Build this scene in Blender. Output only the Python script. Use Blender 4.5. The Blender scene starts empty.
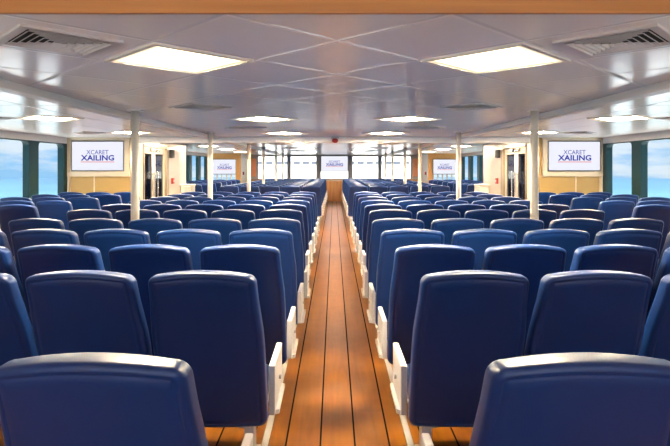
import bpy, bmesh, math, random
from mathutils import Vector, Matrix
random.seed(7)
S = bpy.context.scene
COL = S.collection
PI = math.pi
CEIL = 2.143        # ceiling height
EYE = 1.53
WALL = 5.4          # half width of the cabin
INNER = 3.97        # face of the entrance lobbies
BULK = 10.7         # first bulkhead
LOBBY_END = 14.15
BULK2 = 22.4
FRONT = 24.55
REAR = -3.0
# ------------------------------------------------------------------ materials
def lin(c):
    return tuple(((v/255)/12.92 if v/255 <= .04045 else ((v/255+.055)/1.055)**2.4) for v in c)
def mat(name, rgb, rough=.5, metal=0, spec=.5, bump=0, bscale=200, var=0, vscale=3, coat=0):
    m = bpy.data.materials.new(name); m.use_nodes = True
    nt = m.node_tree; N = nt.nodes; L = nt.links
    b = N['Principled BSDF']
    b.inputs['Base Color'].default_value = (*rgb, 1)
    b.inputs['Roughness'].default_value = rough
    b.inputs['Metallic'].default_value = metal
    b.inputs['Specular IOR Level'].default_value = spec
    b.inputs['Coat Weight'].default_value = coat
    tc = N.new('ShaderNodeTexCoord')
    nz = N.new('ShaderNodeTexNoise'); nz.inputs['Scale'].default_value = vscale; nz.inputs['Detail'].default_value = 4
    L.new(tc.outputs['Object'], nz.inputs['Vector'])
    mx = N.new('ShaderNodeMix'); mx.data_type = 'RGBA'
    mx.inputs[6].default_value = (*[c*(1-var) for c in rgb], 1)
    mx.inputs[7].default_value = (*[min(1, c*(1+var)) for c in rgb], 1)
    L.new(nz.outputs['Fac'], mx.inputs[0]); L.new(mx.outputs[2], b.inputs['Base Color'])
    if bump:
        n2 = N.new('ShaderNodeTexNoise'); n2.inputs['Scale'].default_value = bscale; n2.inputs['Detail'].default_value = 2
        L.new(tc.outputs['Object'], n2.inputs['Vector'])
        bp = N.new('ShaderNodeBump'); bp.inputs['Strength'].default_value = bump; bp.inputs['Distance'].default_value = .002
        L.new(n2.outputs['Fac'], bp.inputs['Height']); L.new(bp.outputs['Normal'], b.inputs['Normal'])
    return m
def emit(name, rgb, strength):
    m = bpy.data.materials.new(name); m.use_nodes = True
    nt = m.node_tree; N = nt.nodes; L = nt.links
    N.remove(N['Principled BSDF'])
    e = N.new('ShaderNodeEmission'); e.inputs['Color'].default_value = (*rgb, 1); e.inputs['Strength'].default_value = strength
    L.new(e.outputs[0], N['Material Output'].inputs['Surface'])
    return m
def math_node(N, op, *vals):
    n = N.new('ShaderNodeMath'); n.operation = op
    for i, v in enumerate(vals):
        if v is not None and not hasattr(v, 'links'): n.inputs[i].default_value = v
    return n

M = {}
M['vinyl'] = mat('navy_vinyl', (.0048, .026, .116), .36, spec=.38, bump=.12, bscale=420, var=.12, vscale=6)
M['vinyl_seam'] = mat('navy_seam', (.004, .015, .070), .45, var=.1)
M['alu'] = mat('painted_aluminium', (.46, .445, .43), .42, var=.05, bump=.05)
M['alu_dark'] = mat('grey_leg_metal', (.42, .42, .43), .4, metal=.3, var=.08)
M['rail'] = mat('worn_rail_metal', (.27, .255, .235), .4, var=.1)
M['pillar'] = mat('cream_paint', (.58, .54, .47), .32, var=.04, vscale=2)
M['white_wall'] = mat('white_wall_paint', (.44, .39, .345), .4, var=.03)
M['beam'] = mat('beam_paint', (.80, .76, .71), .35, var=.03)
M['tan'] = mat('tan_laminate', (.44, .285, .105), .40, spec=.3, var=.06, vscale=1.5)
M['tan_far'] = mat('orange_laminate', (.56, .29, .095), .42, spec=.3, var=.06, vscale=1.5)
M['tan_trim'] = mat('beige_trim', (.60, .50, .36), .4, var=.04)
M['teal'] = mat('dark_teal_frame', (.004, .030, .036), .40, spec=.2, var=.1)
M['black'] = mat('black_plastic', (.012, .012, .014), .4, var=.1)
M['bezel'] = mat('grey_bezel', (.13, .14, .165), .35, var=.1)
M['vent'] = mat('vent_metal', (.55, .51, .48), .38, var=.03)
M['void'] = mat('duct_black', (.012, .011, .011), .8)
M['lamp_frame'] = mat('lamp_frame', (.66, .60, .52), .4, var=.03)
M['chrome'] = mat('brushed_steel', (.55, .52, .48), .25, metal=.9, var=.05)
M['bronze'] = mat('dark_bronze', (.22, .17, .12), .35, metal=.4, var=.1)
M['leaf'] = mat('pale_door_metal', (.30, .27, .24), .3, metal=.3, var=.05)
M['red'] = mat('red_plastic', (.24, .010, .010), .4, var=.1)
M['white_plastic'] = mat('white_plastic', (.52, .50, .47), .4, var=.03)
M['sill'] = mat('white_sill', (.66, .64, .62), .45, var=.03)
M['hull'] = mat('white_hull_paint', (.82, .81, .79), .5, var=.03)
M['slot'] = mat('grey_slot', (.075, .085, .11), .6)
M['pink'] = mat('pink_notice', (.78, .36, .25), .5, var=.25, vscale=14)
M['orange'] = mat('orange_poster', (.95, .36, .18), .5, var=.2, vscale=9)
M['lamp'] = emit('lamp_diffuser', (1, .82, .57), 70.0)
def lamp_edge(m, peak):
    # an edge-shaded diffuser: full in the middle, dim along the last centimetres by its frame
    nt = m.node_tree; N = nt.nodes; L = nt.links
    tc = N.new('ShaderNodeTexCoord'); ab = N.new('ShaderNodeVectorMath'); ab.operation = 'ABSOLUTE'; L.new(tc.outputs['Object'], ab.inputs[0])
    sp = N.new('ShaderNodeSeparateXYZ'); L.new(ab.outputs[0], sp.inputs[0])
    su = N.new('ShaderNodeMath'); su.operation = 'ADD'; L.new(sp.outputs['X'], su.inputs[0]); L.new(sp.outputs['Y'], su.inputs[1])
    mr = N.new('ShaderNodeMapRange'); mr.inputs['From Min'].default_value = .20; mr.inputs['From Max'].default_value = .40
    mr.inputs['To Min'].default_value = 1.0; mr.inputs['To Max'].default_value = 0.0
    L.new(su.outputs[0], mr.inputs['Value'])
    pw = N.new('ShaderNodeMath'); pw.operation = 'POWER'; L.new(mr.outputs[0], pw.inputs[0]); pw.inputs[1].default_value = 4.5
    ma = N.new('ShaderNodeMath'); ma.operation = 'MULTIPLY_ADD'; L.new(pw.outputs[0], ma.inputs[0]); ma.inputs[1].default_value = peak; ma.inputs[2].default_value = .75
    e = [n for n in N if n.type == 'EMISSION'][0]
    L.new(ma.outputs[0], e.inputs['Strength'])
lamp_edge(M['lamp'], 300.0)
M['text'] = emit('screen_blue', (.075, .085, .36), 1.0)
M['text2'] = emit('screen_deep_blue', (.028, .038, .30), 1.0)
M['text_red'] = emit('screen_red', (.62, .10, .13), 1.0)

def screen_mat():
    m = emit('screen_white', (.80, .81, .90), .82)
    return m
M['screen'] = screen_mat()

def ceiling_mat(name, diag):
    m = mat(name, (.97, .92, .855), .20, spec=.6 if diag else .4, var=.02)
    nt = m.node_tree; N = nt.nodes; L = nt.links; b = N['Principled BSDF']
    tc = N.new('ShaderNodeTexCoord'); sp = N.new('ShaderNodeSeparateXYZ'); L.new(tc.outputs['Object'], sp.inputs[0])
    def dist(sock, period):     # distance to the nearest multiple of period
        a = N.new('ShaderNodeMath'); a.operation = 'DIVIDE'; L.new(sock, a.inputs[0]); a.inputs[1].default_value = period
        r = N.new('ShaderNodeMath'); r.operation = 'ROUND'; L.new(a.outputs[0], r.inputs[0])
        s = N.new('ShaderNodeMath'); s.operation = 'SUBTRACT'; L.new(a.outputs[0], s.inputs[0]); L.new(r.outputs[0], s.inputs[1])
        ab = N.new('ShaderNodeMath'); ab.operation = 'ABSOLUTE'; L.new(s.outputs[0], ab.inputs[0])
        mu = N.new('ShaderNodeMath'); mu.operation = 'MULTIPLY'; L.new(ab.outputs[0], mu.inputs[0]); mu.inputs[1].default_value = period
        return mu.outputs[0]
    if diag:
        y0 = N.new('ShaderNodeMath'); y0.operation = 'SUBTRACT'; L.new(sp.outputs['Y'], y0.inputs[0]); y0.inputs[1].default_value = 2.55
        u = N.new('ShaderNodeMath'); u.operation = 'ADD'; L.new(sp.outputs['X'], u.inputs[0]); L.new(y0.outputs[0], u.inputs[1])
        v = N.new('ShaderNodeMath'); v.operation = 'SUBTRACT'; L.new(sp.outputs['X'], v.inputs[0]); L.new(y0.outputs[0], v.inputs[1])
        d1, d2 = dist(u.outputs[0], .9), dist(v.outputs[0], .9)
    else:
        d1, d2 = dist(sp.outputs['X'], .61), dist(sp.outputs['Y'], 2.6)
    mn = N.new('ShaderNodeMath'); mn.operation = 'MINIMUM'; L.new(d1, mn.inputs[0]); L.new(d2, mn.inputs[1])
    mr = N.new('ShaderNodeMapRange'); mr.inputs['From Min'].default_value = .004; mr.inputs['From Max'].default_value = .014
    L.new(mn.outputs[0], mr.inputs['Value'])
    mx = N.new('ShaderNodeMix'); mx.data_type = 'RGBA'
    L.new(mr.outputs[0], mx.inputs[0])
    mx.inputs[6].default_value = (.88, .85, .81, 1) if diag else (.55, .53, .51, 1)
    old = b.inputs['Base Color'].links[0].from_socket
    L.new(old, mx.inputs[7]); L.new(mx.outputs[2], b.inputs['Base Color'])
    # slight sag of each pressed panel + a groove at the joint
    mr2 = N.new('ShaderNodeMapRange'); mr2.inputs['From Min'].default_value = 0; mr2.inputs['From Max'].default_value = .03
    L.new(mn.outputs[0], mr2.inputs['Value'])
    bp = N.new('ShaderNodeBump'); bp.inputs['Strength'].default_value = .55; bp.inputs['Distance'].default_value = .006
    L.new(mr2.outputs[0], bp.inputs['Height']); L.new(bp.outputs['Normal'], b.inputs['Normal'])
    return m
M['ceil'] = ceiling_mat('ceiling_panels', True)
M['ceil_side'] = ceiling_mat('side_ceiling_panels', False)

def floor_mat():
    m = bpy.data.materials.new('teak_planks'); m.use_nodes = True
    nt = m.node_tree; N = nt.nodes; L = nt.links; b = N['Principled BSDF']
    tc = N.new('ShaderNodeTexCoord'); sp = N.new('ShaderNodeSeparateXYZ'); L.new(tc.outputs['Object'], sp.inputs[0])
    W = .191
    def mth(op, a, bb=None):
        n = N.new('ShaderNodeMath'); n.operation = op
        for i, s in enumerate((a, bb)):
            if s is None: continue
            if isinstance(s, (int, float)): n.inputs[i].default_value = s
            else: L.new(s, n.inputs[i])
        return n.outputs[0]
    q = mth('DIVIDE', mth('ADD', sp.outputs['X'], W/2), W)
    idx = mth('FLOOR', q)
    fr = mth('SUBTRACT', q, idx)
    edge = mth('MULTIPLY', mth('MINIMUM', fr, mth('SUBTRACT', 1.0, fr)), W)
    seam = N.new('ShaderNodeMapRange'); seam.inputs['From Min'].default_value = .0045; seam.inputs['From Max'].default_value = .0065
    L.new(edge, seam.inputs['Value'])
    # butt joints, staggered
    off = mth('MULTIPLY', mth('FRACT', mth('MULTIPLY', idx, .618)), 2.4)
    yq = mth('DIVIDE', mth('ADD', sp.outputs['Y'], off), 2.4)
    yi = mth('FLOOR', yq)
    yf = mth('SUBTRACT', yq, yi)
    ye = mth('MULTIPLY', mth('MINIMUM', yf, mth('SUBTRACT', 1.0, yf)), 2.4)
    joint = N.new('ShaderNodeMapRange'); joint.inputs['From Min'].default_value = .0006; joint.inputs['From Max'].default_value = .003
    L.new(ye, joint.inputs['Value'])
    # per board tone
    cx = N.new('ShaderNodeCombineXYZ'); L.new(idx, cx.inputs[0]); L.new(yi, cx.inputs[1])
    wn = N.new('ShaderNodeTexWhiteNoise'); wn.noise_dimensions = '3D'; L.new(cx.outputs[0], wn.inputs['Vector'])
    # grain
    mp = N.new('ShaderNodeMapping'); mp.inputs['Scale'].default_value = (14, 1.2, 1); L.new(tc.outputs['Object'], mp.inputs[0])
    ad = N.new('ShaderNodeVectorMath'); ad.operation = 'ADD'; L.new(mp.outputs[0], ad.inputs[0]); 
    sc = N.new('ShaderNodeVectorMath'); sc.operation = 'SCALE'; L.new(cx.outputs[0], sc.inputs[0]); sc.inputs['Scale'].default_value = 7.3
    L.new(sc.outputs[0], ad.inputs[1])
    g = N.new('ShaderNodeTexNoise'); g.inputs['Scale'].default_value = 1.0; g.inputs['Detail'].default_value = 6; g.inputs['Distortion'].default_value = 1.2
    L.new(ad.outputs[0], g.inputs['Vector'])
    kn = N.new('ShaderNodeTexNoise'); kn.inputs['Scale'].default_value = 7.5; kn.inputs['Detail'].default_value = 3; kn.inputs['Distortion'].default_value = .4
    L.new(tc.outputs['Object'], kn.inputs['Vector'])
    wear = N.new('ShaderNodeTexNoise'); wear.inputs['Scale'].default_value = 2.6; wear.inputs['Detail'].default_value = 2.5
    L.new(tc.outputs['Object'], wear.inputs['Vector'])
    cr = N.new('ShaderNodeValToRGB'); e = cr.color_ramp.elements
    e[0].position = .30; e[0].color = (.092, .024, .001, 1)
    e[1].position = .70; e[1].color = (.24, .082, .003, 1)
    t = mth('ADD', mth('MULTIPLY', g.outputs['Fac'], .55), mth('ADD', mth('MULTIPLY', kn.outputs['Fac'], .28), mth('MULTIPLY', wn.outputs['Value'], .14)))
    L.new(t, cr.inputs[0])
    wm = N.new('ShaderNodeMapRange'); wm.interpolation_type = 'SMOOTHSTEP'; wm.inputs['From Min'].default_value = .35; wm.inputs['From Max'].default_value = .80; wm.inputs['To Max'].default_value = .45
    L.new(wear.outputs['Fac'], wm.inputs['Value'])
    mw = N.new('ShaderNodeMix'); mw.data_type = 'RGBA'; L.new(wm.outputs[0], mw.inputs[0]); L.new(cr.outputs[0], mw.inputs[6]); mw.inputs[7].default_value = (.205, .092, .025, 1)
    mj = N.new('ShaderNodeMix'); mj.data_type = 'RGBA'; L.new(joint.outputs[0], mj.inputs[0]); mj.inputs[6].default_value = (.14, .06, .02, 1); L.new(mw.outputs[2], mj.inputs[7])
    ms = N.new('ShaderNodeMix'); ms.data_type = 'RGBA'; L.new(seam.outputs[0], ms.inputs[0]); ms.inputs[6].default_value = (.012, .010, .009, 1); L.new(mj.outputs[2], ms.inputs[7])
    L.new(ms.outputs[2], b.inputs['Base Color'])
    b.inputs['Roughness'].default_value = .28
    L.new(mth('MULTIPLY', seam.outputs[0], .46), b.inputs['Specular IOR Level'])
    return m
M['floor'] = floor_mat()

def wood_mat(name, c0, c1, scale=(1, 1, 12), rough=.35):
    m = bpy.data.materials.new(name); m.use_nodes = True
    nt = m.node_tree; N = nt.nodes; L = nt.links; b = N['Principled BSDF']
    tc = N.new('ShaderNodeTexCoord'); mp = N.new('ShaderNodeMapping'); mp.inputs['Scale'].default_value = scale
    L.new(tc.outputs['Object'], mp.inputs[0])
    g = N.new('ShaderNodeTexNoise'); g.inputs['Scale'].default_value = 2; g.inputs['Detail'].default_value = 6; g.inputs['Distortion'].default_value = .6
    L.new(mp.outputs[0], g.inputs['Vector'])
    cr = N.new('ShaderNodeValToRGB'); e = cr.color_ramp.elements
    e[0].position = .3; e[0].color = (*c0, 1); e[1].position = .7; e[1].color = (*c1, 1)
    L.new(g.outputs['Fac'], cr.inputs[0]); L.new(cr.outputs[0], b.inputs['Base Color'])
    b.inputs['Roughness'].default_value = rough
    return m
M['header_wood'] = wood_mat('header_wood', (.30, .105, .018), (.42, .165, .034), (.6, 6, 14))
M['cabinet_wood'] = wood_mat('cabinet_wood', (.48, .19, .055), (.66, .30, .10), (10, 10, .8))
M['front_wood'] = wood_mat('front_wood', (.36, .16, .05), (.48, .24, .09), (10, 10, .8))

def glass_mat(name, tint, refl=.06):
    m = bpy.data.materials.new(name); m.use_nodes = True
    nt = m.node_tree; N = nt.nodes; L = nt.links; N.remove(N['Principled BSDF'])
    tr = N.new('ShaderNodeBsdfTransparent'); tr.inputs[0].default_value = (*tint, 1)
    gl = N.new('ShaderNodeBsdfGlossy'); gl.inputs['Roughness'].default_value = .02
    fr = N.new('ShaderNodeLayerWeight'); fr.inputs['Blend'].default_value = .25
    mr = N.new('ShaderNodeMapRange'); mr.inputs['To Min'].default_value = refl*.5; mr.inputs['To Max'].default_value = refl*2.5
    L.new(fr.outputs['Fresnel'], mr.inputs['Value'])
    mx = N.new('ShaderNodeMixShader'); L.new(mr.outputs[0], mx.inputs[0]); L.new(tr.outputs[0], mx.inputs[1]); L.new(gl.outputs[0], mx.inputs[2])
    L.new(mx.outputs[0], N['Material Output'].inputs['Surface'])
    return m
M['glass'] = glass_mat('window_glass', (.95, .98, .98), .015)
M['door_glass'] = glass_mat('door_glass', (.20, .24, .32), .30)

def sea_mat():
    m = bpy.data.materials.new('sea_water'); m.use_nodes = True
    nt = m.node_tree; N = nt.nodes; L = nt.links; b = N['Principled BSDF']
    tc = N.new('ShaderNodeTexCoord')
    ln = N.new('ShaderNodeVectorMath'); ln.operation = 'LENGTH'; L.new(tc.outputs['Object'], ln.inputs[0])
    wv = N.new('ShaderNodeMath'); wv.operation = 'LOGARITHM'; L.new(ln.outputs['Value'], wv.inputs[0]); wv.inputs[1].default_value = 2.0
    cb = N.new('ShaderNodeCombineXYZ'); L.new(wv.outputs[0], cb.inputs[0])
    sx = N.new('ShaderNodeSeparateXYZ'); L.new(tc.outputs['Object'], sx.inputs[0])
    dv = N.new('ShaderNodeMath'); dv.operation = 'ARCTAN2'; L.new(sx.outputs['Y'], dv.inputs[0]); L.new(sx.outputs['X'], dv.inputs[1]); L.new(dv.outputs[0], cb.inputs[1])
    nz = N.new('ShaderNodeTexNoise'); nz.inputs['Scale'].default_value = 4.2; nz.inputs['Detail'].default_value = 5
    L.new(cb.outputs[0], nz.inputs['Vector'])
    ad = N.new('ShaderNodeMath'); ad.operation = 'MULTIPLY_ADD'; L.new(nz.outputs['Fac'], ad.inputs[0]); ad.inputs[1].default_value = 420; L.new(ln.outputs['Value'], ad.inputs[2])
    mr = N.new('ShaderNodeMapRange'); mr.inputs['From Min'].default_value = 160; mr.inputs['From Max'].default_value = 520; L.new(ad.outputs[0], mr.inputs['Value'])
    cr = N.new('ShaderNodeValToRGB'); e = cr.color_ramp.elements
    e[0].position = 0; e[0].color = (.070, .155, .145, 1); e[1].position = 1; e[1].color = (.012, .055, .105, 1)
    a = e.new(.55); a.color = (.032, .100, .130, 1)
    L.new(mr.outputs[0], cr.inputs[0]); L.new(cr.outputs[0], b.inputs['Base Color'])
    b.inputs['Roughness'].default_value = .35; b.inputs['Specular IOR Level'].default_value = .4
    w = N.new('ShaderNodeTexNoise'); w.inputs['Scale'].default_value = .8; w.inputs['Detail'].default_value = 4; L.new(tc.outputs['Object'], w.inputs['Vector'])
    bp = N.new('ShaderNodeBump'); bp.inputs['Strength'].default_value = .5; bp.inputs['Distance'].default_value = .25
    L.new(w.outputs['Fac'], bp.inputs['Height']); L.new(bp.outputs['Normal'], b.inputs['Normal'])
    return m
M['sea'] = sea_mat()

# ------------------------------------------------------------------ helpers
def obj(name, bm, m, parent=None, smooth=False, loc=None):
    me = bpy.data.meshes.new(name)
    bmesh.ops.recalc_face_normals(bm, faces=bm.faces)
    bm.to_mesh(me); bm.free()
    if smooth:
        for p in me.polygons: p.use_smooth = True
    mats = m if isinstance(m, (list, tuple)) else [m]
    for x in mats: me.materials.append(x)
    o = bpy.data.objects.new(name, me); COL.objects.link(o)
    if parent: o.parent = parent
    if loc: o.location = loc
    return o
def empty(name, label, cat, loc=(0, 0, 0), rz=0, group=None):
    o = bpy.data.objects.new(name, None); COL.objects.link(o)
    o.empty_display_size = .1
    o.location = loc; o.rotation_euler = (0, 0, rz)
    return tag(o, label, cat, group)
def tag(o, label, cat, group=None):
    o['label'] = label; o['category'] = cat
    if group: o['group'] = group
    return o
def struct(o, label=None):
    o['kind'] = 'structure'
    if label: o['label'] = label
    return o
def box(bm, x0, x1, y0, y1, z0, z1, bev=0, seg=2):
    r = bmesh.ops.create_cube(bm, size=1)
    vs = r['verts']
    for v in vs:
        v.co.x = x0 if v.co.x < 0 else x1
        v.co.y = y0 if v.co.y < 0 else y1
        v.co.z = z0 if v.co.z < 0 else z1
    if bev:
        es = list({e for v in vs for e in v.link_edges})
        bmesh.ops.bevel(bm, geom=es, offset=bev, segments=seg, affect='EDGES', profile=.5)
    return bm
def B(*a, **k):
    return box(bmesh.new(), *a, **k)
def cyl(bm, x, y, z0, z1, r, n=24, r2=None):
    rr = bmesh.ops.create_cone(bm, cap_ends=True, segments=n, radius1=r, radius2=r if r2 is None else r2, depth=z1-z0)
    bmesh.ops.translate(bm, verts=rr['verts'], vec=(x, y, (z0+z1)/2))
    return bm
def loft(bm, rings, close=True):
    vr = [[bm.verts.new(p) for p in r] for r in rings]
    n = len(rings[0])
    for a, b in zip(vr, vr[1:]):
        for i in range(n):
            j = (i+1) % n
            bm.faces.new((a[i], a[j], b[j], b[i]))
    return vr
def rounded_outline(hw, z0, z1, rt, rb, crown=0, n=7, side=9):
    """closed outline (x, z) counter-clockwise with arched top"""
    pts = []
    def arc(cx, cz, r, a0, a1):
        for i in range(n+1):
            a = a0 + (a1-a0)*i/n
            pts.append((cx+r*math.cos(a), cz+r*math.sin(a)))
    def ztop(x): return z1 - crown*(x/hw)**2
    zc = z1-crown*((hw-rt*.3)/hw)**2
    arc(-hw+rb, z0+rb, rb, PI, 1.5*PI)
    for i in range(1, side): pts.append((-hw+rb+2*(hw-rb)*i/side, z0))
    arc(hw-rb, z0+rb, rb, 1.5*PI, 2*PI)
    for i in range(1, side): pts.append((hw, z0+rb+(zc-rt-z0-rb)*i/side))
    arc(hw-rt, zc-rt, rt, 0, PI/2)
    x1 = hw-rt
    for i in range(1, side):
        x = x1 - 2*x1*i/side
        pts.append((x, zc + (ztop(x)-ztop(x1))*1.0))
    arc(-hw+rt, zc-rt, rt, PI/2, PI)
    for i in range(1, side): pts.append((-hw, zc-rt+(z0+rb-zc+rt)*i/side))
    return pts
def inset(pts, d):
    out = []; n = len(pts)
    for i in range(n):
        p, q, r = Vector(pts[i-1]), Vector(pts[i]), Vector(pts[(i+1) % n])
        t = (r-p); nrm = Vector((-t.y, t.x))
        if nrm.length > 1e-9: nrm.normalize()
        out.append((q.x+nrm.x*d, q.y+nrm.y*d))
    return out
def pillow(outline, T, r, fmap, groove=None, cz=None):
    """rounded slab: outline in (x,z), thickness T; fmap(x,z,t) -> 3D point; t<0 is the rear face"""
    xs = [p[0] for p in outline]; zs = [p[1] for p in outline]
    c = ((min(xs)+max(xs))/2, cz if cz is not None else (min(zs)+max(zs))/2)
    def scaled(o, f): return [(c[0]+(p[0]-c[0])*f, c[1]+(p[1]-c[1])*f) for p in o]
    rings = []
    inn = inset(outline, r)
    def face_rings(t):
        rs = []
        for f in (.12, .3, .48, .64, .78, .9): rs.append([fmap(x, z, t) for x, z in scaled(inn, f)])
        return rs
    rings += face_rings(-T/2)
    if groove:
        g = inset(outline, r+.006)
        rings.append([fmap(x, z, -T/2) for x, z in g])
        g = inset(outline, r+.002)
        rings.append([fmap(x, z, -T/2+groove) for x, z in g])
    for i in range(0, 6):
        a = PI/2*i/5
        o = inset(outline, r*(1-math.sin(a)))
        rings.append([fmap(x, z, -T/2 + r*(1-math.cos(a))) for x, z in o])
    for i in range(0, 6):
        a = PI/2*i/5
        o = inset(outline, r*(1-math.cos(a)))
        rings.append([fmap(x, z, T/2 - r*(1-math.sin(a))) for x, z in o])
    rings += list(reversed(face_rings(T/2)))
    bm = bmesh.new()
    vr = loft(bm, rings)
    bm.faces.new(vr[0]); bm.faces.new(list(reversed(vr[-1])))
    return bm
ORD = ['zeroth', 'first', 'second', 'third', 'fourth', 'fifth', 'sixth', 'seventh', 'eighth', 'ninth', 'tenth', 'eleventh', 'twelfth', 'thirteenth', 'fourteenth']

# ------------------------------------------------------------------ the setting
bm = B(-WALL-.3, WALL+.3, REAR, FRONT+.3, -.2, 0)
struct(obj('floor', bm, M['floor']))
bm = B(-2.42, 2.42, REAR, FRONT+.3, CEIL, CEIL+.15)
struct(obj('ceiling', bm, M['ceil']))
for s, nm in ((-1, 'left'), (1, 'right')):
    a, b = sorted((s*2.42, s*(WALL+.35)))
    struct(obj('ceiling_' + nm, B(a, b, REAR, FRONT+.3, CEIL, CEIL+.15), M['ceil_side']))
    a, b = sorted((s*2.30, s*2.42))
    struct(obj('trim_%d' % (1 if s < 0 else 2), B(a, b, 1.56, FRONT, CEIL-.062, CEIL, bev=.006), M['beam']))
bm = bmesh.new()
box(bm, -INNER, INNER, 10.44, 10.62, CEIL-.118, CEIL, bev=.008)
struct(obj('trim_3', bm, M['beam']))
struct(obj('trim_4', B(-WALL, WALL, 1.50, 1.515, 1.970, CEIL, bev=.002), M['header_wood']))
for s in (-1, 1):
    struct(obj('trim_%d' % (6 if s < 0 else 7), B(*sorted((s*.385, s*.420)), 2.2, 23.9, 0, .006), M['rail']))

# outer walls: sill and header rails, windows between them
PITCH = 1.178
def window(n, s, yc, z0, z1, w, hole, rake=0):
    """a pillar-to-pillar window unit in the side wall; the frame is the unit itself, the pane its child"""
    hw = hole/2
    out = rounded_outline(hw, z0+.05, z1-.02, .07, .05, 0, n=4, side=2)
    bm = bmesh.new()
    N_ = len(out)
    zc = (z0+z1)/2; 
    def outer(x, z):
        k = max(abs(x)/(w/2), abs(z-zc)/((z1-z0)/2))
        return (x/k, zc+(z-zc)/k)
    o2 = [outer(*p) for p in out]
    cs = [(-w/2, z0), (w/2, z0), (w/2, z1), (-w/2, z1)]
    for c in cs:       # snap the nearest outer point to each true corner
        i = min(range(N_), key=lambda k: (o2[k][0]-c[0])**2+(o2[k][1]-c[1])**2)
        o2[i] = c
    def P(p, t): return (s*(WALL+t), yc+p[0]-rake*(p[1]-z1), p[1])
    rings = [[P(p, 0) for p in o2], [P(p, 0) for p in out], [P(p, .12) for p in out], [P(p, .12) for p in o2]]
    vr = loft(bm, rings + [rings[0]])
    bmesh.ops.remove_doubles(bm, verts=bm.verts, dist=1e-5)
    f = struct(obj('window_%d' % n, bm, M['teal']))
    bm = bmesh.new()
    ins = inset(out, -.012)
    loft_r = [[P(p, .055) for p in ins], [P(p, .063) for p in ins]]
    v2 = loft(bm, loft_r); bm.faces.new(v2[0]); bm.faces.new(list(reversed(v2[1])))
    obj('pane', bm, M['glass'], f)
    return f
wn = 0
Z0W, Z1W = .82, 2.02
for s, nm in ((-1, 'left'), (1, 'right')):
    a, b = sorted((s*WALL, s*(WALL+.12)))
    ylo = BULK - .05 - 11*PITCH
    bm = bmesh.new()
    box(bm, a, b, REAR, LOBBY_END, 0, Z0W)
    box(bm, a, b, REAR, LOBBY_END, Z1W, CEIL)
    box(bm, a, b, REAR, ylo, Z0W, Z1W)
    box(bm, a, b, BULK-.05, LOBBY_END+.35, Z0W, Z1W)
    box(bm, a, b, LOBBY_END, BULK2+.1, 0, Z0W)
    box(bm, a, b, LOBBY_END, BULK2+.1, Z1W, CEIL)
    struct(obj('wall_' + nm, bm, M['sill']))
    for k in range(11):
        wn += 1
        window(wn, s, BULK-.05-(k+.5)*PITCH, Z0W, Z1W, PITCH, .885)
    n2 = 6; p2 = (BULK2+.1-LOBBY_END-.35)/n2
    for k in range(n2):
        wn += 1
        window(wn, s, LOBBY_END+.35+(k+.5)*p2, Z0W, Z1W, p2, p2-.34)
# bulkheads with the near screens, lobby walls with door openings
DOOR0, DOOR1, DOORTOP = 10.93, 12.55, 2.04
for s, nm in ((-1, 'left'), (1, 'right')):
    a, b = sorted((s*INNER, s*WALL))
    struct(obj('wall_bulkhead_' + nm, B(a, b, BULK, BULK+.08, 0, CEIL), M['tan']))
    # vertical joint cover and top rail of the bulkhead
    xj = s*(WALL-.52)
    bm = B(xj-.012, xj+.012, BULK-.008, BULK, 0, 1.38)
    box(bm, a, b, BULK-.012, BULK, .98, 1.005)
    box(bm, *sorted((s*(WALL-.05), s*WALL)), BULK-.02, BULK, 0, CEIL)
    box(bm, *sorted((s*(INNER-.02), s*(INNER+.03))), BULK-.02, BULK+.08, 0, CEIL)
    struct(obj('trim_%d' % (8 if s < 0 else 9), bm, M['tan_trim']))
    a, b = sorted((s*INNER, s*(INNER+.08)))
    bm = bmesh.new()
    box(bm, a, b, BULK+.08, DOOR0, 0, CEIL)
    box(bm, a, b, DOOR1, LOBBY_END, 0, CEIL)
    box(bm, a, b, DOOR0, DOOR1, DOORTOP, CEIL)
    struct(obj('wall_lobby_' + nm, bm, M['white_wall']))
    a, b = sorted((s*INNER, s*WALL))
    struct(obj('wall_lobby_end_' + nm, B(a, b, LOBBY_END-.08, LOBBY_END, 0, CEIL), M['white_wall']))
    # far bulkhead with a strip of low windows
    bm = bmesh.new()
    box(bm, a, b, BULK2, BULK2+.08, 0, 1.0)
    box(bm, a, b, BULK2, BULK2+.08, 1.27, CEIL)
    x0, x1 = s*(INNER+.22), s*(WALL-.22)
    box(bm, *sorted((s*INNER, x0)), BULK2, BULK2+.08, 1.0, 1.27)
    box(bm, *sorted((x1, s*WALL)), BULK2, BULK2+.08, 1.0, 1.27)
    struct(obj('wall_far_bulkhead_' + nm, bm, M['tan_far']))
    wn += 1
    bm = bmesh.new()
    for i in range(6):
        x = x0 + (x1-x0)*i/5
        box(bm, x-.025, x+.025, BULK2+.01, BULK2+.07, 1.0, 1.27)
    w = struct(obj('window_%d' % wn, bm, M['tan_trim']))
    obj('pane', B(*sorted((x0, x1)), BULK2+.035, BULK2+.041, 1.0, 1.27), M['glass'], w)
    a, b = sorted((s*INNER, s*(INNER+.08)))
    struct(obj('wall_bow_' + nm, B(a, b, BULK2+.08, FRONT, 0, CEIL), M['white_wall']))
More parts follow.
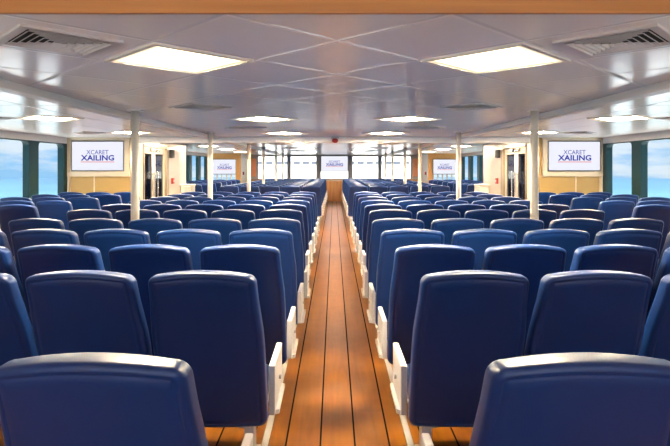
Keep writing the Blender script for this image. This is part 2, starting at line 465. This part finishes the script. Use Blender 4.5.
# front wall
bm = B(-INNER, INNER, FRONT, FRONT+.12, 0, 1.0)
struct(obj('wall_front', bm, M['front_wood']))
bm = bmesh.new()
box(bm, -INNER, INNER, FRONT, FRONT+.12, 2.09, CEIL)
for s in (-1, 1): box(bm, *sorted((s*3.58, s*INNER)), FRONT, FRONT+.12, 1.0, 2.09)
struct(obj('wall_front_upper', bm, M['white_wall']))
edges = [(-3.58, -2.17), (-2.06, -.82), (-.66, .66), (.82, 2.06), (2.17, 3.58)]
for i, (x0, x1) in enumerate(edges):
    wn += 1
    l = -3.58 if i == 0 else (edges[i-1][1]+x0)/2
    r = 3.58 if i == 4 else (edges[i+1][0]+x1)/2
    bm = bmesh.new()
    box(bm, l, x0+.03, FRONT-.02, FRONT+.1, 1.0, 2.09); box(bm, x1-.03, r, FRONT-.02, FRONT+.1, 1.0, 2.09)
    box(bm, x0, x1, FRONT-.02, FRONT+.1, 1.0, 1.04); box(bm, x0, x1, FRONT-.02, FRONT+.1, 2.06, 2.09)
    w = struct(obj('window_%d' % wn, bm, M['bezel']))
    obj('pane', B(x0+.03, x1-.03, FRONT+.04, FRONT+.046, 1.04, 2.06), M['glass'], w)
# rear wall with a wide open doorway facing aft
bm = bmesh.new()
for s in (-1, 1): box(bm, *sorted((s*4.6, s*WALL)), REAR, REAR+.1, 0, CEIL)
box(bm, -4.6, 4.6, REAR, REAR+.1, 2.05, CEIL)
struct(obj('wall_rear', bm, M['white_wall']))
# outside: bow bulwark and the sea
t = empty('bow_bulwark', 'white outer bulwark with a row of grey slots beyond the front windows', 'bulwark', (0, 27.2, -1))
obj('panel', B(-4.4, 4.4, 0, .15, 0, 6.5), M['hull'], t)
x = -4.0
while x < 4.0:
    if abs(x+.2) > .7:
        obj('slot', B(x, x+.36, -.012, .005, 2.73, 2.86, bev=.005), M['slot'], t)
    x += .47
struct(obj('outside_deck', B(-4.4, 4.4, FRONT+.3, 27.2, -1.2, -1), M['hull']))
struct(obj('outside_aft_bounce_slab', B(-5.7, 5.7, REAR-9, REAR, -.2, -.02), M['hull']))  # unseen white slab added to bounce sunlight onto ceiling and nearest seat backs
for s, sn in ((-1, 'left'), (1, 'right')):
    struct(obj('outside_bounce_slab_' + sn, B(*sorted((s*(WALL+.36), s*(WALL+3.2))), REAR, 22.3, .45, .65), M['hull']))  # unseen white slabs added below the sills to bounce sun up to the ceiling
bm = bmesh.new()
bmesh.ops.create_circle(bm, cap_ends=True, segments=96, radius=325)
struct(obj('sea', bm, M['sea'], loc=(0, 0, -4)))

# ------------------------------------------------------------------ seats
BZ0, BZ1, BHW = .288, 1.090, .2325
def lean(z):
    """y of the rear face at height z (0 at the top): leans back towards the viewer, eased at the lumbar"""
    t = (BZ1-z)/(BZ1-BZ0)
    return .285*t + .012*math.sin(t*PI)
def flare(z):
    t = min(1, max(0, (1.03-z)/.30))
    return 1 + .085*t*t*(3-2*t)
def back_map(x, z, t):
    th = .086
    hump = .012*(1-(x/BHW)**2)
    y = lean(z) + (t+th/2)
    y -= hump*(1 if t < 0 else -.3)
    return (x*flare(z), y, z)
back_outline = rounded_outline(BHW, BZ0, BZ1, .042, .040, .026)
back_me = obj('backrest', pillow(back_outline, .086, .024, back_map, groove=.003), M['vinyl'], smooth=True)
cush_outline = rounded_outline(BHW-.004, .345, .735, .05, .03, .012)
def cush_map(x, z, t): return (x, z, .385 + t + .012*(1-(x/BHW)**2)*(1 if t > 0 else 0))
cush_me = obj('seat_cushion', pillow(cush_outline, .105, .03, cush_map), M['vinyl'], smooth=True)
bm = bmesh.new()
box(bm, -.215, .215, .36, .40, .285, .325, bev=.004)
box(bm, -.215, .215, .60, .64, .285, .325, bev=.004)
for sx in (-1, 1): box(bm, sx*.19-.015, sx*.19+.015, .40, .60, .29, .322)
frame_me = obj('seat_frame', bm, M['alu_dark'])
bm = bmesh.new()
box(bm, -.026, .026, .47, .56, .012, .29, bev=.006)
box(bm, -.035, .035, .40, .66, 0, .014, bev=.003)
box(bm, -.030, .030, .33, .66, .262, .292, bev=.004)
leg_me = obj('leg', bm, M['alu_dark'])
# the end panel: an upright plate with a ledge along its outer foot (built for an aisle on its +x side)
bm = bmesh.new()
box(bm, -.0165, .0165, .430, .790, .278, .530, bev=.006, seg=3)
panel_me = obj('side_panel', bm, M['alu'])
bm = bmesh.new()
vs = [(.0165, .45, .275), (.034, .46, .275), (.034, .78, .275), (.0165, .79, .275)]
lo = [bm.verts.new(v) for v in vs]; hi = [bm.verts.new((v[0], v[1], v[2]+.022)) for v in vs]
bm.faces.new(lo); bm.faces.new(hi[::-1])
for i in range(4): bm.faces.new((lo[i], lo[(i+1) % 4], hi[(i+1) % 4], hi[i]))
ledge_me = obj('ledge', bm, M['alu'])
bm = bmesh.new()
r = bmesh.ops.create_cone(bm, cap_ends=True, segments=14, radius1=.011, radius2=.011, depth=.012)
bmesh.ops.rotate(bm, verts=r['verts'], cent=(0, 0, 0), matrix=Matrix.Rotation(PI/2, 3, 'Y'))
bmesh.ops.translate(bm, verts=r['verts'], vec=(.021, .62, .40))
bolt_me = obj('bolt', bm, M['alu_dark'])
protos = [back_me, cush_me, frame_me, leg_me, panel_me, ledge_me, bolt_me]
def child(p, parent, x=0, mirror=1):
    c = p.copy(); COL.objects.link(c); c.parent = parent; c.location = (x, 0, 0)
    if mirror < 0: c.scale = (-1, 1, 1)
    return c
def seat(x, y, leg_side, panel_side, label, group, detail=True):
    t = empty('passenger_seat', label, 'seat', (x, y, 0), 0, group)
    child(back_me, t); child(cush_me, t)
    if detail: child(frame_me, t)
    child(leg_me, t, leg_side*.135)
    if panel_side:
        p = child(panel_me, t, panel_side*.258, panel_side)
        for q in (ledge_me, bolt_me):
            c = q.copy(); COL.objects.link(c); c.parent = p
    return t
ROW = .85
NEAR_Y = {1: 1.205, 2: 2.24, 3: 3.03, 4: 3.82, 5: 4.64}
def rows_near(n): return NEAR_Y.get(n, ROW*(n+.65))
SX = [.592 + .52*k for k in range(5)]
OX = [3.90 + .52*k for k in range(3)]
near_vis = {1: 1, 2: 3, 3: 4}
for n in range(1, 12):
    for s, sn in ((-1, 'left'), (1, 'right')):
        for k in range(near_vis.get(n, 5)):
            if n == 1: lab = 'large closest navy seat back, brightly lit, %s of the aisle at the bottom corner' % sn
            elif k == 0: lab = 'navy seat on the %s edge of the wooden aisle, %s row from the camera' % (sn, ORD[n])
            elif k == 4: lab = 'navy seat beside the %s side aisle, %s row from the camera' % (sn, ORD[n])
            else: lab = 'navy seat, %s from the centre aisle on the %s, %s row from the camera' % (ORD[k+1], sn, ORD[n])
            seat(s*(SX[k] + (.011*k if n <= 5 else 0) + {3: -.022, 4: -.035, 5: -.042}.get(n, 0) + ((-.009 if s > 0 else .006) if n == 1 else 0)), rows_near(n), -s, -s if k == 0 else (s if k == 4 else 0), lab, 'navy seats in the near centre block')
        ks = {6: 1, 7: 1, 8: 2}.get(n, 3) if n >= 6 else 0
        for k in range(ks):
            pos = ['on the side aisle', 'middle of three', 'against the window wall'][k]
            lab = 'blue seat in the %s window block, %s row from camera, %s' % (sn, ORD[n], pos)
            seat(s*OX[k], rows_near(n)-.1, -s, -s if k == 0 else 0, lab, 'blue seats by the near windows')
for j in range(12):
    y = 13.3 + ROW*j
    for s, sn in ((-1, 'left'), (1, 'right')):
        for k in range(5):
            if y + .8 > FRONT: continue
            if k == 0: lab = 'small distant navy seat on the %s edge of the aisle, far block, %s row' % (sn, ORD[j+1])
            else: lab = 'small distant navy seat, far block, %s row, %s from the aisle on the %s' % (ORD[j+1], ORD[k+1], sn)
            seat(s*SX[k], y, -s, -s if k == 0 else 0, lab, 'navy seats in the far centre block', detail=False)
        if 1 <= j <= 8:
            for k in range(3):
                pos = ['nearest the pillars', 'in the middle', 'nearest the window'][k]
                lab = 'distant blue seat by %s far windows, %s row there, %s' % (sn, ORD[j], pos)
                seat(s*OX[k], y+.35, -s, -s if k == 0 else 0, lab, 'blue seats by the far windows', detail=False)
for p in protos: bpy.data.objects.remove(p)

# ------------------------------------------------------------------ pillars
for i, y in enumerate([5.60, 9.00, 13.08, 15.79, 19.19, 21.74]):
    for s, sn in ((-1, 'left'), (1, 'right')):
        t = empty('support_pillar', 'cream round floor-to-ceiling pillar %s of the aisle, %s from the camera' % (sn, ORD[i+1]), 'pillar', (2.105 if s > 0 else -2.13, y, 0), 0, 'cream support pillars')
        obj('shaft', cyl(bmesh.new(), 0, 0, .012, CEIL-.008, .043, 28), M['pillar'], t, smooth=False)
        for p in t.children[0].data.polygons: p.use_smooth = len(p.vertices) == 4
        obj('base_plate', cyl(bmesh.new(), 0, 0, 0, .012, .075, 24), M['pillar'], t)
        obj('ceiling_collar', cyl(bmesh.new(), 0, 0, CEIL-.010, CEIL, .085, 28), M['beam'], t)

# ------------------------------------------------------------------ ceiling lights and vents
def diamond_ring(bm, h0, h1, z0, z1):
    """square ring turned 45 degrees: outer half-diagonal h0, inner h1"""
    def D(h, z): return [(h, 0, z), (0, h, z), (-h, 0, z), (0, -h, z)]
    loft(bm, [D(h0, z1), D(h0, z0), D(h1, z0), D(h1, z1), D(h0, z1)])
    bmesh.ops.remove_doubles(bm, verts=bm.verts, dist=1e-6)
    return bm
bm = diamond_ring(bmesh.new(), .425, .392, -.010, 0)
lf_me = obj('frame', bm, M['lamp_frame'])
bm = bmesh.new(); 
v = [bm.verts.new(p) for p in ((.395, 0, -.004), (0, .395, -.004), (-.395, 0, -.004), (0, -.395, -.004))]
w = [bm.verts.new(p) for p in ((.395, 0, -.0005), (0, .395, -.0005), (-.395, 0, -.0005), (0, -.395, -.0005))]
bm.faces.new(v); bm.faces.new(w[::-1])
for i in range(4): bm.faces.new((v[i], v[(i+1) % 4], w[(i+1) % 4], w[i]))
ld_me = obj('diffuser', bm, M['lamp'])
def lamp(x, y, lab, grp):
    t = empty('ceiling_light', lab, 'light', (x, y, CEIL), 0, grp)
    for p in (lf_me, ld_me): child(p, t)
for i, y in enumerate([3.0, 6.6, 9.3, 12.9, 16.5, 20.1]):
    for s, sn in ((-1, 'left'), (1, 'right')):
        lamp(s*.9, y, 'glowing square ceiling light just %s of the centre line, %s pair from the camera' % (sn, ORD[i+1]), 'lit panels along the centre ceiling')
for s, sn in ((-1, 'left'), (1, 'right')):
    for i, y in enumerate([6.5, 9.1, 11.65, 14.75, 17.2, 19.8]):
        lamp(s*3.52, y, 'glowing ceiling light over the %s side aisle, %s from the camera' % (sn, ORD[i+1]), 'lit panels over the side aisles')
bpy.data.objects.remove(lf_me); bpy.data.objects.remove(ld_me)

bm = diamond_ring(bmesh.new(), .315, .262, -.012, 0)
vf = obj('frame', bm, M['vent'])
bm = bmesh.new(); v = [bm.verts.new(p) for p in ((.27, 0, -.001), (0, .27, -.001), (-.27, 0, -.001), (0, -.27, -.001))]
bm.faces.new(v); vb = obj('backing', bm, M['void'])  # black sheet painted in for the unlit duct; the ceiling has no opening
lv = []
for h in (.258, .216, .174, .132, .090, .048):
    bm = bmesh.new()
    def D(h, z): return [(h, 0, z), (0, h, z), (-h, 0, z), (0, -h, z)]
    loft(bm, [D(h, -.018), D(h-.008, -.018), D(h-.026, -.003), D(h-.028, -.003), D(h-.0075, -.0165), D(h, -.0165), D(h, -.018)])
    bmesh.ops.remove_doubles(bm, verts=bm.verts, dist=1e-6)
    lv.append(obj('louver', bm, M['vent']))
def vent(x, y, lab, grp='square louvred ceiling vents'):
    t = empty('ceiling_vent', lab, 'vent', (x, y, CEIL), 0, grp)
    for p in [vf, vb] + lv: child(p, t)
for i, y in enumerate([2.55, 5.25, 7.95, 13.35, 16.05, 18.75]):
    for s, sn in ((-1, 'left'), (1, 'right')):
        vent(s*1.35, y, 'square louvred vent in the centre ceiling, %s side, %s from the camera' % (sn, ORD[i+1]))
for s, sn in ((-1, 'left'), (1, 'right')):
    for i, y in enumerate([6.45, 9.15]):
        vent(s*4.22, y, 'louvred vent in the lower %s side ceiling, %s' % (sn, ['over the window seats', 'in front of the wall screen'][i]))
for p in [vf, vb] + lv: bpy.data.objects.remove(p)
t = empty('smoke_detector', 'small red alarm dome on the cross beam above the aisle', 'alarm', (0, 10.43, CEIL-.02))
bm = bmesh.new(); rr = bmesh.ops.create_uvsphere(bm, u_segments=20, v_segments=12, radius=.055)
bmesh.ops.scale(bm, verts=rr['verts'], vec=(1.15, .9, .9)); bmesh.ops.translate(bm, verts=rr['verts'], vec=(0, -.03, -.052))
obj('dome', bm, M['red'], t, smooth=True)
obj('base', B(-.075, .075, -.085, .01, -.012, .012, bev=.006), M['white_plastic'], t)

# ------------------------------------------------------------------ wall screens
def text_mesh(body, w, h, bold):
    cu = bpy.data.curves.new('lettering', 'FONT'); cu.body = body; cu.resolution_u = 3
    cu.offset = bold; cu.extrude = .004; cu.space_character = 1.02
    o = bpy.data.objects.new('lettering', cu); COL.objects.link(o)
    bpy.context.view_layer.update()
    me = bpy.data.meshes.new_from_object(o.evaluated_get(bpy.context.evaluated_depsgraph_get()))
    bpy.data.objects.remove(o)
    xs = [v.co.x for v in me.vertices]; ys = [v.co.y for v in me.vertices]
    x0, x1, y0, y1 = min(xs), max(xs), min(ys), max(ys)
    for v in me.vertices:
        x = ((v.co.x-x0)/(x1-x0)-.5)*w; z = ((v.co.y-y0)/(y1-y0)-.5)*h
        v.co = (x, -.002 if v.co.z > 0 else 0, z)
    me.materials.clear()
    return me
def screen(x, y, z, w, h, lab, surround):
    """front face looks towards -y"""
    t = empty('wall_screen', lab, 'screen', (x, y, z), 0, 'wall screens showing the same lettering')
    d0 = 0
    if surround:
        bm = bmesh.new(); o = .10
        W, H = w/2+.03, h/2+.03
        for a in ((-W-o, W+o, H, H+o), (-W-o, W+o, -H-o, -H), (-W-o, -W, -H, H), (W, W+o, -H, H)):
            box(bm, a[0], a[1], -.06, 0, a[2], a[3], bev=.006)
        obj('surround', bm, M['tan_trim'], t)
    obj('bezel', B(-w/2-.022, w/2+.022, -.05, 0, -h/2-.022, h/2+.022, bev=.008), M['bezel'], t)
    disp = obj('display', B(-w/2, w/2, -.053, -.049, -h/2, h/2), M['screen'], t)
    for body, ww, hh, dz, bold, m in (('XCARET', .435*w, .155*h, .135*h, .006, M['text']), ('XAILING', .655*w, .20*h, -.065*h, .030, M['text2'])):
        me = text_mesh(body, ww, hh, bold); me.materials.append(m)
        o = bpy.data.objects.new('lettering', me); COL.objects.link(o); o.parent = disp; o.location = (0, -.0535, dz)
    obj('underline', B(-.33*w, .33*w, -.0555, -.0530, -.222*h, -.198*h), M['text_red'], disp)
    return t
screen(-4.79, BULK, 1.772, 1.025, .57, 'lit wall screen in a beige surround on the near left bulkhead beside the windows', True)
screen(4.83, BULK, 1.772, 1.025, .57, 'lit wall screen in a beige surround on the near right bulkhead beside the windows', True)
screen(-4.66, BULK2, 1.585, .94, .60, 'small lit screen on the distant wooden bulkhead, left side', False)
screen(4.66, BULK2, 1.585, .94, .60, 'small lit screen on the distant wooden bulkhead, right side', False)
screen(0, FRONT-.03, 1.735, 1.22, .68, 'lit screen hanging in the centre front window above the wooden cabinet', False)

# ------------------------------------------------------------------ cabinet at the end of the aisle
t = empty('low_cabinet', 'low two-door wooden cabinet closing the far end of the aisle', 'cabinet', (0, FRONT-.33, 0))
obj('body', B(-.42, .42, 0, .30, 0, .93, bev=.005), M['cabinet_wood'], t)
obj('top', B(-.44, .44, -.02, .30, .93, .955, bev=.004), M['tan_trim'], t)
for s in (-1, 1):
    d = obj('door', B(*sorted((s*.008, s*.41)), -.018, 0, .06, .91, bev=.004), M['cabinet_wood'], t)
    obj('knob', cyl(bmesh.new(), s*.05, -.028, .55, .57, .012, 12), M['chrome'], d)

# ------------------------------------------------------------------ lobby doors and wall fittings
for s, sn in ((-1, 'left'), (1, 'right')):
    def X(a, b): return sorted((s*(INNER+a), s*(INNER+b)))
    bm = bmesh.new()
    box(bm, *X(-.02, .08), DOOR0, DOOR0+.045, 0, DOORTOP); box(bm, *X(-.03, .08), DOOR1-.16, DOOR1, 0, DOORTOP)
    box(bm, *X(-.02, .08), DOOR0, DOOR1, DOORTOP-.06, DOORTOP)
    fr = struct(obj('door_%d' % (1 if s < 0 else 2), bm, M['bronze']))
    mid = 11.62
    for (y0, y1, hy) in ((DOOR0+.05, mid-.01, mid-.10), (mid+.01, DOOR1-.17, mid+.10)):
        bm = bmesh.new()
        st = .10
        box(bm, *X(.02, .06), y0, y0+st, .02, 1.97, bev=.004); box(bm, *X(.02, .06), y1-st, y1, .02, 1.97, bev=.004)
        box(bm, *X(.02, .06), y0+st, y1-st, 1.84, 1.97); box(bm, *X(.02, .06), y0+st, y1-st, .02, .25)
        lf = obj('door_leaf', bm, M['leaf'], fr)
        obj('pane', B(*X(.036, .044), y0+st, y1-st, .25, 1.84), M['door_glass'], lf)
        hb = bmesh.new()
        cyl(hb, s*(INNER-.045), hy, .75, 1.45, .014, 12)
        for z in (.80, 1.40): box(hb, *X(-.045, .02), hy-.01, hy+.01, z-.01, z+.01)
        obj('door_handle', hb, M['chrome'], lf)
        obj('door_closer', B(*X(-.04, .02), hy-.16, hy+.16, 1.89, 1.96, bev=.008), M['chrome'], lf)
    t = empty('wall_speaker', 'small black box speaker on the white wall past the %s glass doors' % sn, 'speaker', (s*INNER, 12.72, 1.87))
    obj('body', B(*sorted((0, -s*.09)), -.07, .07, -.10, .10, bev=.01), M['black'], t)
    obj('grille', B(*sorted((-s*.088, -s*.094)), -.055, .055, -.085, .085, bev=.002), M['void'], t)
    t = empty('wall_alarm_button', 'small red alarm call point on the white wall past the %s glass doors' % sn, 'alarm', (s*INNER, 12.86, 1.215))
    obj('body', B(*sorted((0, -s*.05)), -.06, .06, -.07, .07, bev=.008), M['red'], t)
    obj('button', B(*sorted((-s*.048, -s*.056)), -.025, .025, -.025, .025, bev=.003), M['white_plastic'], t)
    t = empty('waste_bin', 'white box-shaped waste bin against the %s lobby wall behind the seats' % sn, 'bin', (s*(INNER-.15), 13.75, 0))
    obj('body', B(-.13, .13, -.22, .22, 0, 1.06, bev=.015), M['white_plastic'], t)
    obj('lid', B(-.14, .14, -.23, .23, 1.06, 1.11, bev=.015), M['white_plastic'], t)
    t = empty('wall_notice', 'pink notice on the narrow white wall between the %s glass doors and the screen bulkhead' % sn, 'sign', (s*INNER, 10.85, 1.83))
    obj('sheet', B(*sorted((0, -s*.006)), -.06, .06, -.25, .25), M['pink'], t)
    # orange-red poster on the front wall beside the windows
    t = empty('wall_poster', 'tall orange-red poster on the white front wall, %s of the far windows' % sn, 'poster', (s*3.77, FRONT, 1.55))
    obj('sheet', B(-.13, .13, -.008, 0, -.42, .42), M['orange'], t)
    t = empty('wall_alarm_button', 'tiny red alarm call point beside the distant %s wooden bulkhead' % sn, 'alarm', (s*INNER, BULK2+.5, 1.3))
    obj('body', B(*sorted((0, -s*.05)), -.06, .06, -.07, .07, bev=.008), M['red'], t)

# ------------------------------------------------------------------ daylight
w = bpy.data.worlds.new('daylight'); S.world = w; w.use_nodes = True
nt = w.node_tree; N = nt.nodes; L = nt.links
bg = N['Background']
tc = N.new('ShaderNodeTexCoord'); sp = N.new('ShaderNodeSeparateXYZ'); L.new(tc.outputs['Generated'], sp.inputs[0])
cr = N.new('ShaderNodeValToRGB'); L.new(sp.outputs['Z'], cr.inputs[0])
e = cr.color_ramp.elements
e[0].position = 0; e[0].color = (.30, .57, .88, 1)
e[1].position = .8; e[1].color = (2.6, 3.0, 3.6, 1)
a = e.new(.16); a.color = (.20, .48, .92, 1)
a = e.new(.5); a.color = (1.6, 2.4, 3.4, 1)
mp = N.new('ShaderNodeMapping'); mp.inputs['Scale'].default_value = (3.2, 3.2, 16); L.new(tc.outputs['Generated'], mp.inputs[0])
nz = N.new('ShaderNodeTexNoise'); nz.inputs['Scale'].default_value = 1.7; nz.inputs['Detail'].default_value = 6; nz.inputs['Roughness'].default_value = .58
L.new(mp.outputs[0], nz.inputs['Vector'])
mr = N.new('ShaderNodeMapRange'); mr.inputs['From Min'].default_value = .44; mr.inputs['From Max'].default_value = .60; L.new(nz.outputs['Fac'], mr.inputs['Value'])
mr.inputs['To Max'].default_value = .85
mx = N.new('ShaderNodeMix'); mx.data_type = 'RGBA'; L.new(mr.outputs[0], mx.inputs[0]); L.new(cr.outputs[0], mx.inputs[6]); mx.inputs[7].default_value = (.80, .84, .90, 1)
L.new(mx.outputs[2], bg.inputs['Color']); bg.inputs['Strength'].default_value = .85
sun = bpy.data.lights.new('sun', 'SUN'); sun.energy = 16.0; sun.angle = .01; sun.color = (1, .96, .9)
so = bpy.data.objects.new('sun', sun); COL.objects.link(so)
so.rotation_euler = Vector((0, .55, -.85)).to_track_quat('-Z', 'Y').to_euler()

# ------------------------------------------------------------------ camera
cam = bpy.data.cameras.new('camera'); cam.sensor_width = 36; cam.sensor_fit = 'HORIZONTAL'
cam.lens = 528*36/670
cam.shift_x = 1/670; cam.shift_y = -55/670
cam.clip_start = .05; cam.clip_end = 2000
co = bpy.data.objects.new('camera', cam); COL.objects.link(co)
co.location = (-.02, 0, EYE); co.rotation_euler = (PI/2, 0, 0)
S.camera = co
S.view_settings.view_transform = 'Standard'; S.view_settings.look = 'None'
S.view_settings.gamma = 1; S.view_settings.use_curve_mapping = False
S.view_settings.exposure = .44
